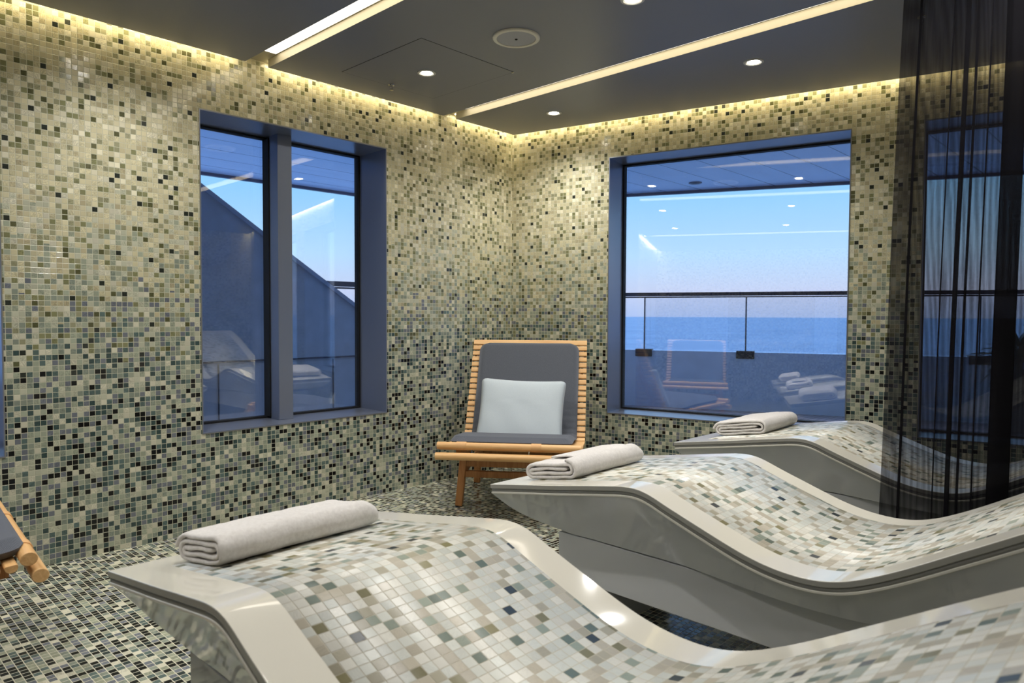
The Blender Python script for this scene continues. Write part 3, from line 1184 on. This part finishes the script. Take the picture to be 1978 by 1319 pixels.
def make_chair():
    root = thing('lounge_chair', '', 'chair')
    pr_ = chair_profile()
    arc = [0]
    for a, b in zip(pr_, pr_[1:]):
        arc.append(arc[-1] + math.hypot(b[0] - a[0], b[1] - a[1]))
    tot = arc[-1]

    def at(s):
        for i in range(len(pr_) - 1):
            if arc[i] <= s <= arc[i + 1] + 1e-9:
                f = (s - arc[i]) / (arc[i + 1] - arc[i])
                a, b = pr_[i], pr_[i + 1]
                d = (b[0] - a[0], b[1] - a[1])
                L_ = math.hypot(*d)
                return (a[0] + d[0] * f, a[1] + d[1] * f), (d[0] / L_, d[1] / L_)
        return pr_[-1], (0.46, 0.888)

    split = 0.64
    n = int(tot / 0.0372)
    seat, back = bmesh.new(), bmesh.new()
    for k in range(n + 1):
        s = k * tot / n
        (y, z), (dy, dz) = at(s)
        bm = seat if s < split else back
        hh, tt = 0.0295, 0.018
        if k == n:
            hh = 0.034
        # D-shaped slat: flat on the sitting side, rounded below
        sec = []
        for q in range(10):
            a = PI + PI * q / 9
            sec.append((math.cos(a) * hh / 2, math.sin(a) * tt * 0.75))
        sec += [(hh / 2, 0.004), (hh / 2 - .003, .007), (-hh / 2 + .003, .007), (-hh / 2, 0.004)]
        ends = []
        for x in (-CW / 2, CW / 2):
            ends.append([bm.verts.new((x, y + dy * a - dz * b, z + dz * a + dy * b)) for a, b in sec])
        m_ = len(sec)
        for i in range(m_):
            bm.faces.new((ends[0][i], ends[0][(i + 1) % m_], ends[1][(i + 1) % m_], ends[1][i]))
        bm.faces.new(ends[0][::-1])
        bm.faces.new(ends[1])
    for nm, bm in (('seat_slats', seat), ('backrest_slats', back)):
        bmesh.ops.recalc_face_normals(bm, faces=bm.faces)
        obj(nm, bm, M['teak'], root, bevel=0.0015)
    # two round front rails
    for y, z, w, hh, ex in ((0.012, 0.398, 0.040, 0.036, 0.0), (-0.012, 0.350, 0.040, 0.037, 0.004)):
        bm = bmesh.new()
        bar(bm, (-CW / 2 - ex, y, z), (CW / 2 + ex, y, z), w, hh, seg=20)
        obj('front_rail', bm, M['teak'], root, smooth=True, angle=40, bevel=0.002)
    for x in (-0.232, 0.135):
        bm = bmesh.new()
        bar(bm, (x - .024, 0.012, 0.398), (x + .024, 0.012, 0.398), 0.046, 0.042, seg=20)
        obj('strap', bm, M['strap'], root, smooth=True, angle=40)
    for x in (-0.178, 0.100):
        bm = bmesh.new()
        bar(bm, (x, 0.0, 0.366), (x, 0.006, 0.384), 0.005, 0.005, seg=8)
        obj('pin', bm, M['chrome'], root)
    # side rails below the slats
    for x in (-0.255, 0.255):
        bm = bmesh.new()
        prev = None
        for i in range(0, len(pr_), 8):
            (y, z) = pr_[i]
            a, b = pr_[max(0, i - 1)], pr_[min(len(pr_) - 1, i + 1)]
            L_ = math.hypot(b[0] - a[0], b[1] - a[1])
            ny, nz = -(b[1] - a[1]) / L_, (b[0] - a[0]) / L_
            ring = [bm.verts.new((x + sx * .012, y - ny * dd, z - nz * dd)) for sx, dd in ((-1, .013), (1, .013), (1, .048), (-1, .048))]
            if prev:
                for k in range(4):
                    bm.faces.new((prev[k], prev[(k + 1) % 4], ring[(k + 1) % 4], ring[k]))
            else:
                bm.faces.new(ring)
            prev = ring
        bm.faces.new(prev[::-1])
        bmesh.ops.recalc_face_normals(bm, faces=bm.faces)
        obj('side_rail', bm, M['teak_leg'], root)
    # legs and stretchers
    for s in (-1, 1):
        bm = bmesh.new()
        bar(bm, (s * .318, 0.372, 0.006), (s * .282, 0.345, 0.322), 0.040, 0.036, up=(0, 1, 0))
        lg_ = obj('leg', bm, M['teak_leg'], root, bevel=0.005)
        bm = bmesh.new()
        bar(bm, (s * .318, 0.372, 0.0), (s * .318, 0.372, 0.007), 0.034, 0.030, up=(0, 1, 0))
        obj('foot_pad', bm, M['rubber'], lg_)
        bm = bmesh.new()
        bar(bm, (s * .318, 0.930, 0.006), (s * .282, 0.800, 0.440), 0.040, 0.036, up=(0, 1, 0))
        lg_ = obj('leg', bm, M['teak_leg'], root, bevel=0.005)
        bm = bmesh.new()
        bar(bm, (s * .318, 0.930, 0.0), (s * .318, 0.930, 0.007), 0.034, 0.030, up=(0, 1, 0))
        obj('foot_pad', bm, M['rubber'], lg_)
    for y, z in ((0.352, 0.243), (0.357, 0.184), (0.872, 0.20)):
        bm = bmesh.new()
        bar(bm, (-.29, y, z), (.29, y, z), 0.024, 0.036)
        obj('stretcher', bm, M['teak_leg'], root, bevel=0.004)
    for x in (-.28, .28):
        bm = bmesh.new()
        bar(bm, (x, 0.352, 0.212), (x, 0.862, 0.212), 0.022, 0.030)
        obj('stretcher', bm, M['teak_leg'], root, bevel=0.004)
    # cushion mat lying on the slats
    bm = bmesh.new()
    uvl = bm.loops.layers.uv.new('UVMap')
    CWD = 0.612
    s0, s1 = 0.0, tot - 0.012
    NS, NX = 90, 28
    top_, bot_ = [], []
    for j in range(NS + 1):
        s = s0 + (s1 - s0) * j / NS
        (y, z), (dy, dz) = at(s)
        e0, e1 = s - s0, s1 - s
        rt, rb = [], []
        # rounded corners at both ends
        hwid = CWD / 2
        for e, r in ((e0, 0.05), (e1, 0.055)):
            if e < r:
                hwid = min(hwid, CWD / 2 - r + math.sqrt(max(0, r * r - (r - e) ** 2)))
        th = 0.030 if s > 0.62 else 0.030 + 0.018 * min(1, (0.62 - s) / 0.3)
        for i in range(NX + 1):
            u = -1 + 2 * i / NX
            x = u * hwid
            ed = min(hwid - abs(x), e0 * 1.1, e1 * 1.1)
            k = math.sqrt(max(0.0, 1 - (1 - min(1, ed / 0.022)) ** 2))
            wr = 0.0
            if 0.56 < s < 0.86:
                wr = 0.003 * math.sin(s * 150 + 2 * u) * math.sin((s - .56) / .3 * PI) * abs(u)
            h = 0.0085 + th * (0.45 + 0.55 * k) + wr
            hb = 0.0085 + th * (0.45 - 0.45 * k)
            rt.append((bm.verts.new((x, y - dz * h, z + dy * h)), (x, s)))
            rb.append((bm.verts.new((x, y - dz * hb, z + dy * hb)), (x, s)))
        top_.append(rt)
        bot_.append(rb)

    def quad(q):
        f = bm.faces.new([v for v, _ in q])
        for lp, (_, uv_) in zip(f.loops, q):
            lp[uvl].uv = uv_

    for j in range(NS):
        for i in range(NX):
            quad((top_[j][i], top_[j][i + 1], top_[j + 1][i + 1], top_[j + 1][i]))
            quad((bot_[j][i], bot_[j + 1][i], bot_[j + 1][i + 1], bot_[j][i + 1]))
    for j in range(NS):
        quad((top_[j][0], top_[j + 1][0], bot_[j + 1][0], bot_[j][0]))
        quad((top_[j][NX], bot_[j][NX], bot_[j + 1][NX], top_[j + 1][NX]))
    for i in range(NX):
        quad((top_[0][i], bot_[0][i], bot_[0][i + 1], top_[0][i + 1]))
        quad((top_[NS][i], top_[NS][i + 1], bot_[NS][i + 1], bot_[NS][i]))
    bmesh.ops.recalc_face_normals(bm, faces=bm.faces)
    cu = obj('cushion', bm, M['cushion'], root, smooth=True, angle=70)
    return root


CYAW = math.radians(36.4)
c1 = make_chair()
c1.location = (-2.347, 2.43, 0)
c1.rotation_euler = (0, 0, CYAW)
tag(c1, 'slatted teak lounge chair with charcoal cushion standing in the corner between the windows', 'chair', 'slatted teak lounge chairs')
c2 = copy_tree(c1)
c2.location = (-2.500, 0.475, 0)
c2.rotation_euler = (0, 0, math.radians(176))
for ch in c2.children:
    if ch.name.startswith('cushion'):
        ch.location = (-0.012, -0.040, 0.008)
tag(c2, 'slatted teak lounge chair cut off at the left edge of the photo', 'chair', 'slatted teak lounge chairs')

# pillow leaning on the backrest
bm = bmesh.new()
uvl = bm.loops.layers.uv.new('UVMap')
PW, PH, PT = 0.50, 0.42, 0.12
NG = 30
grid = {}
for side in (1, -1):
    for j in range(NG + 1):
        for i in range(NG + 1):
            u, v = -1 + 2 * i / NG, -1 + 2 * j / NG
            if side == -1 and (i in (0, NG) or j in (0, NG)):
                grid[(side, i, j)] = grid[(1, i, j)]
                continue
            x = u * PW / 2 * (1 - 0.045 * (1 - v * v) * abs(u) ** 3)
            z = v * PH / 2 * (1 - 0.055 * (1 - u * u) * abs(v) ** 3)
            cr_ = max(0, abs(u) - .9) * max(0, abs(v) - .9) * 100
            x -= math.copysign(0.010 * cr_, u)
            z -= math.copysign(0.010 * cr_, v)
            th = (max(0, 1 - abs(u) ** 2.6) * max(0, 1 - abs(v) ** 2.6)) ** 0.42
            y = -side * (PT / 2 * th)
            if side == 1:
                y += 0.0015 * th * math.sin(8 * u + 5 * v) * (v < 0.2)
            y += 0.020 * (1 - v) ** 2 * 0.25 * -1
            grid[(side, i, j)] = (bm.verts.new((x, y, z)), (x, z))
for side in (1, -1):
    for j in range(NG):
        for i in range(NG):
            q = [grid[(side, i, j)], grid[(side, i + 1, j)], grid[(side, i + 1, j + 1)], grid[(side, i, j + 1)]]
            if side == -1:
                q = q[::-1]
            f = bm.faces.new([a for a, _ in q])
            for lp, (_, uv_) in zip(f.loops, q):
                lp[uvl].uv = uv_
bmesh.ops.recalc_face_normals(bm, faces=bm.faces)
pil = obj('throw_pillow', bm, M['pillow'], smooth=True)
Mc = Matrix.Translation(c1.location) @ Matrix.Rotation(CYAW, 4, 'Z')
pil.matrix_world = Mc @ Matrix.Translation((-0.012, 0.636, 0.478)) @ Matrix.Rotation(math.radians(-27), 4, 'X') @ Matrix.Rotation(math.radians(1.6), 4, 'Y')
tag(pil, 'pale grey knitted pillow leaning on the chair in the corner', 'pillow')


# ---------------------------------------------------------------- ceiling fittings
def disc(bm, r, z, seg=40):
    bm.faces.new([bm.verts.new((r * math.cos(t * 2 * PI / seg), r * math.sin(t * 2 * PI / seg), z)) for t in range(seg)])


def make_downlight():
    root = thing('ceiling_downlight', '', 'downlight')
    bm = bmesh.new()
    lathe(bm, [(.047, -.001), (.046, -.005), (.036, -.006), (.033, -.004), (.030, -.0035), (.030, -.001), (.047, -.001)], 40)
    obj('trim_ring', bm, M['ring'], root, smooth=True, angle=35)
    bm = bmesh.new()
    lathe(bm, [(0, -.0065), (.018, -.006), (.0285, -.0035), (.0285, -.001), (0, -.001)], 32)
    obj('lens', bm, M['lamp_e'], root, smooth=True)
    return root


LAB = {(-2.779, 2.278): 'round lit downlight left of the ceiling speaker, near the left window',
       (-2.762, 3.240): 'small lit downlight nearest the room corner, beyond the second light line',
       (-1.521, 3.246): 'lit downlight above the far window, right of the corner one',
       (-1.565, 2.296): 'lit downlight cut by the top edge of the photo, right of the ceiling speaker',
       (-2.835, 1.030): 'lit downlight just above the top edge over the left wall',
       (-1.565, 1.030): 'lit downlight over the nearest lounger, above the picture',
       (-0.32, 2.296): 'added unseen downlight above the middle lounger head',  # invented lamp, adds light over the loungers from out of view
       (-2.835, -0.20): 'lit downlight behind the camera over the second chair',
       (-1.565, -0.20): 'lit downlight behind the camera, mirrored lowest in the far window',
       (1.20, 0.6): 'invented downlight in the unseen right half of the room'}  # invented lamp, added outside the view
dl = make_downlight()
for i, ((x, y), lab) in enumerate(LAB.items()):
    r = dl if i == 0 else copy_tree(dl)
    r.location = (x, y, H)
    tag(r, lab, 'downlight', 'round downlights in the ceiling panels')
    ld = bpy.data.lights.new('downlight_beam', 'SPOT')
    ld.energy = SPOT_W
    ld.color = (1.0, 0.985, 0.95)
    ld.spot_size = math.radians(148)
    ld.spot_blend = 1.0
    ld.shadow_soft_size = 0.014
    lo = bpy.data.objects.new('downlight_beam', ld)
    C.objects.link(lo)
    lo.parent = r
    lo.location = (0, 0, -0.012)

sp = thing('ceiling_speaker', 'round white ceiling speaker with grey grille and centre screw', 'speaker', (-2.146, 2.261, H))
bm = bmesh.new()
lathe(bm, [(.104, -.001), (.103, -.007), (.098, -.010), (.086, -.009), (.085, -.004), (.085, -.001), (.104, -.001)], 64)
obj('rim', bm, M['speaker_rim'], sp, smooth=True, angle=35)
bm = bmesh.new()
lathe(bm, [(0, -.0085), (.06, -.0080), (.0845, -.0060), (.0845, -.001), (0, -.001)], 64)
obj('grille', bm, M['speaker_grille'], sp, smooth=True, angle=35)
bm = bmesh.new()
lathe(bm, [(0, -.0125), (.005, -.0115), (.0065, -.0085), (0, -.0084)], 16)
obj('screw', bm, M['rubber'], sp)

ap = thing('access_hatch', 'flush square ceiling hatch with thin dark seam beside the lit downlight', 'hatch', (-2.767, 2.276, H))
bm = bmesh.new()
box(bm, -.311, .311, -.293, .293, -.0012, 0)
obj('hatch_leaf', bm, M['panel'], ap)
bm = bmesh.new()
s = .0022
for a_, b_, c_, d_ in ((-.311 - s, .311 + s, .293, .293 + s), (-.311 - s, .311 + s, -.293 - s, -.293), (-.311 - s, -.311, -.293, .293), (.311, .311 + s, -.293, .293)):
    box(bm, a_, b_, c_, d_, -.0008, 0)
obj('seam', bm, M['rubber'], ap)
bm = bmesh.new()
lathe(bm, [(0, -.005), (.006, -.004), (.007, -.001), (0, -.001)], 16, c=(.308, .290))
obj('latch', bm, M['chrome'], ap)


def sprinkler(loc, label):
    t = thing('sprinkler_head', label, 'sprinkler', loc, 0, 'sprinkler heads in the ceiling')
    bm = bmesh.new()
    lathe(bm, [(0, -.001), (.016, -.001), (.015, -.004), (.007, -.006), (.006, -.014), (0, -.014)], 24)
    obj('escutcheon', bm, M['chrome'], t, smooth=True, angle=40)
    bm = bmesh.new()
    for sx in (-1, 1):
        bar(bm, (sx * .005, 0, -.013), (sx * .008, 0, -.022), .002, .002)
        bar(bm, (sx * .008, 0, -.022), (0, 0, -.028), .002, .002)
    lathe(bm, [(0, -.0275), (.010, -.028), (.010, -.0295), (0, -.030)], 20)
    obj('deflector', bm, M['chrome'], t)
    return t


sprinkler((-3.057, 2.267, H - .001), 'tiny chrome sprinkler on the hatch seam, left of the lit downlight')
sprinkler((-0.805, 3.225, H), 'chrome sprinkler glinting behind the top of the curtain')


def out_lamp(x, y, lit, label):
    t = thing('outdoor_downlight', label, 'downlight', (x, y, 2.50), 0)
    bm = bmesh.new()
    lathe(bm, [(.07, -.001), (.068, -.008), (.052, -.008), (.050, -.001), (.07, -.001)], 32)
    obj('trim_ring', bm, M['ring'] if lit else M['rail'], t, smooth=True, angle=35)
    bm = bmesh.new()
    lathe(bm, [(0, -.010), (.05, -.008), (.05, -.001), (0, -.001)], 32)
    obj('lens', bm, M['lamp_out_e'] if lit else M['pot'], t, smooth=True)


out_lamp(-3.918, 6.985, False, 'small dark unlit downlight in the outdoor ceiling beyond the far window')

# ---------------------------------------------------------------- sheer curtain
YC = 2.57
folds = [(-0.640, .0035), (-0.548, .0015), (-0.510, .006), (-0.484, .003), (-0.448, .0015), (-0.385, .026), (-0.30, .004), (-0.235, .010), (-0.17, .004), (-0.08, .022), (0.02, .005), (0.12, .018), (0.22, .006), (0.33, .02), (0.44, .006), (0.55, .02), (0.70, .01)]
path = [(-0.690, 0.0)]
x = -0.690
for fx, w in folds:
    n = max(2, int((fx - w - x) / 0.012))
    xs = x
    for k in range(1, n + 1):
        f = k / n
        path.append((xs + (fx + w - xs) * f, 0.010 * math.sin(f * PI)))
    path.append((fx + w + .0015, 0.0035))
    path.append((fx + w, 0.007))
    path.append((fx - w, 0.009))
    path.append((fx - w - .0015, 0.0125))
    path.append((fx - w, 0.016))
    path.append((fx + w, 0.012))
    x = fx + w
path.append((0.85, 0.0))
bm = bmesh.new()
uvl = bm.loops.layers.uv.new('UVMap')
NZ = 26
cols = []
arc = 0
for i, (px, py) in enumerate(path):
    if i:
        arc += math.hypot(px - path[i - 1][0], py - path[i - 1][1])
    col = []
    for k in range(NZ + 1):
        z = 0.02 + (H - 0.025 - 0.02) * k / NZ
        lean = -0.046 * (H - z) / 1.9 * max(0, 1 - (px + .69) / .5)
        sway = 0.004 * math.sin(z * 3 + px * 9)
        col.append((bm.verts.new((px + lean + sway * .3, py + sway, z)), (arc, z)))
    cols.append(col)
for A, B2 in zip(cols, cols[1:]):
    for k in range(NZ):
        q = (A[k], B2[k], B2[k + 1], A[k + 1])
        f = bm.faces.new([a for a, _ in q])
        f.smooth = True
        for lp, (_, uv_) in zip(f.loops, q):
            lp[uvl].uv = uv_
cur = thing('sheer_curtain', 'sheer black curtain hanging from the ceiling at the right, between two loungers', 'curtain', (0, YC, 0))
obj('fabric', bm, M['curtain'], cur)
bm = bmesh.new()
box(bm, -.71, .90, -.012, .028, H - .022, H)
obj('curtain_track', bm, M['rubber'], cur)
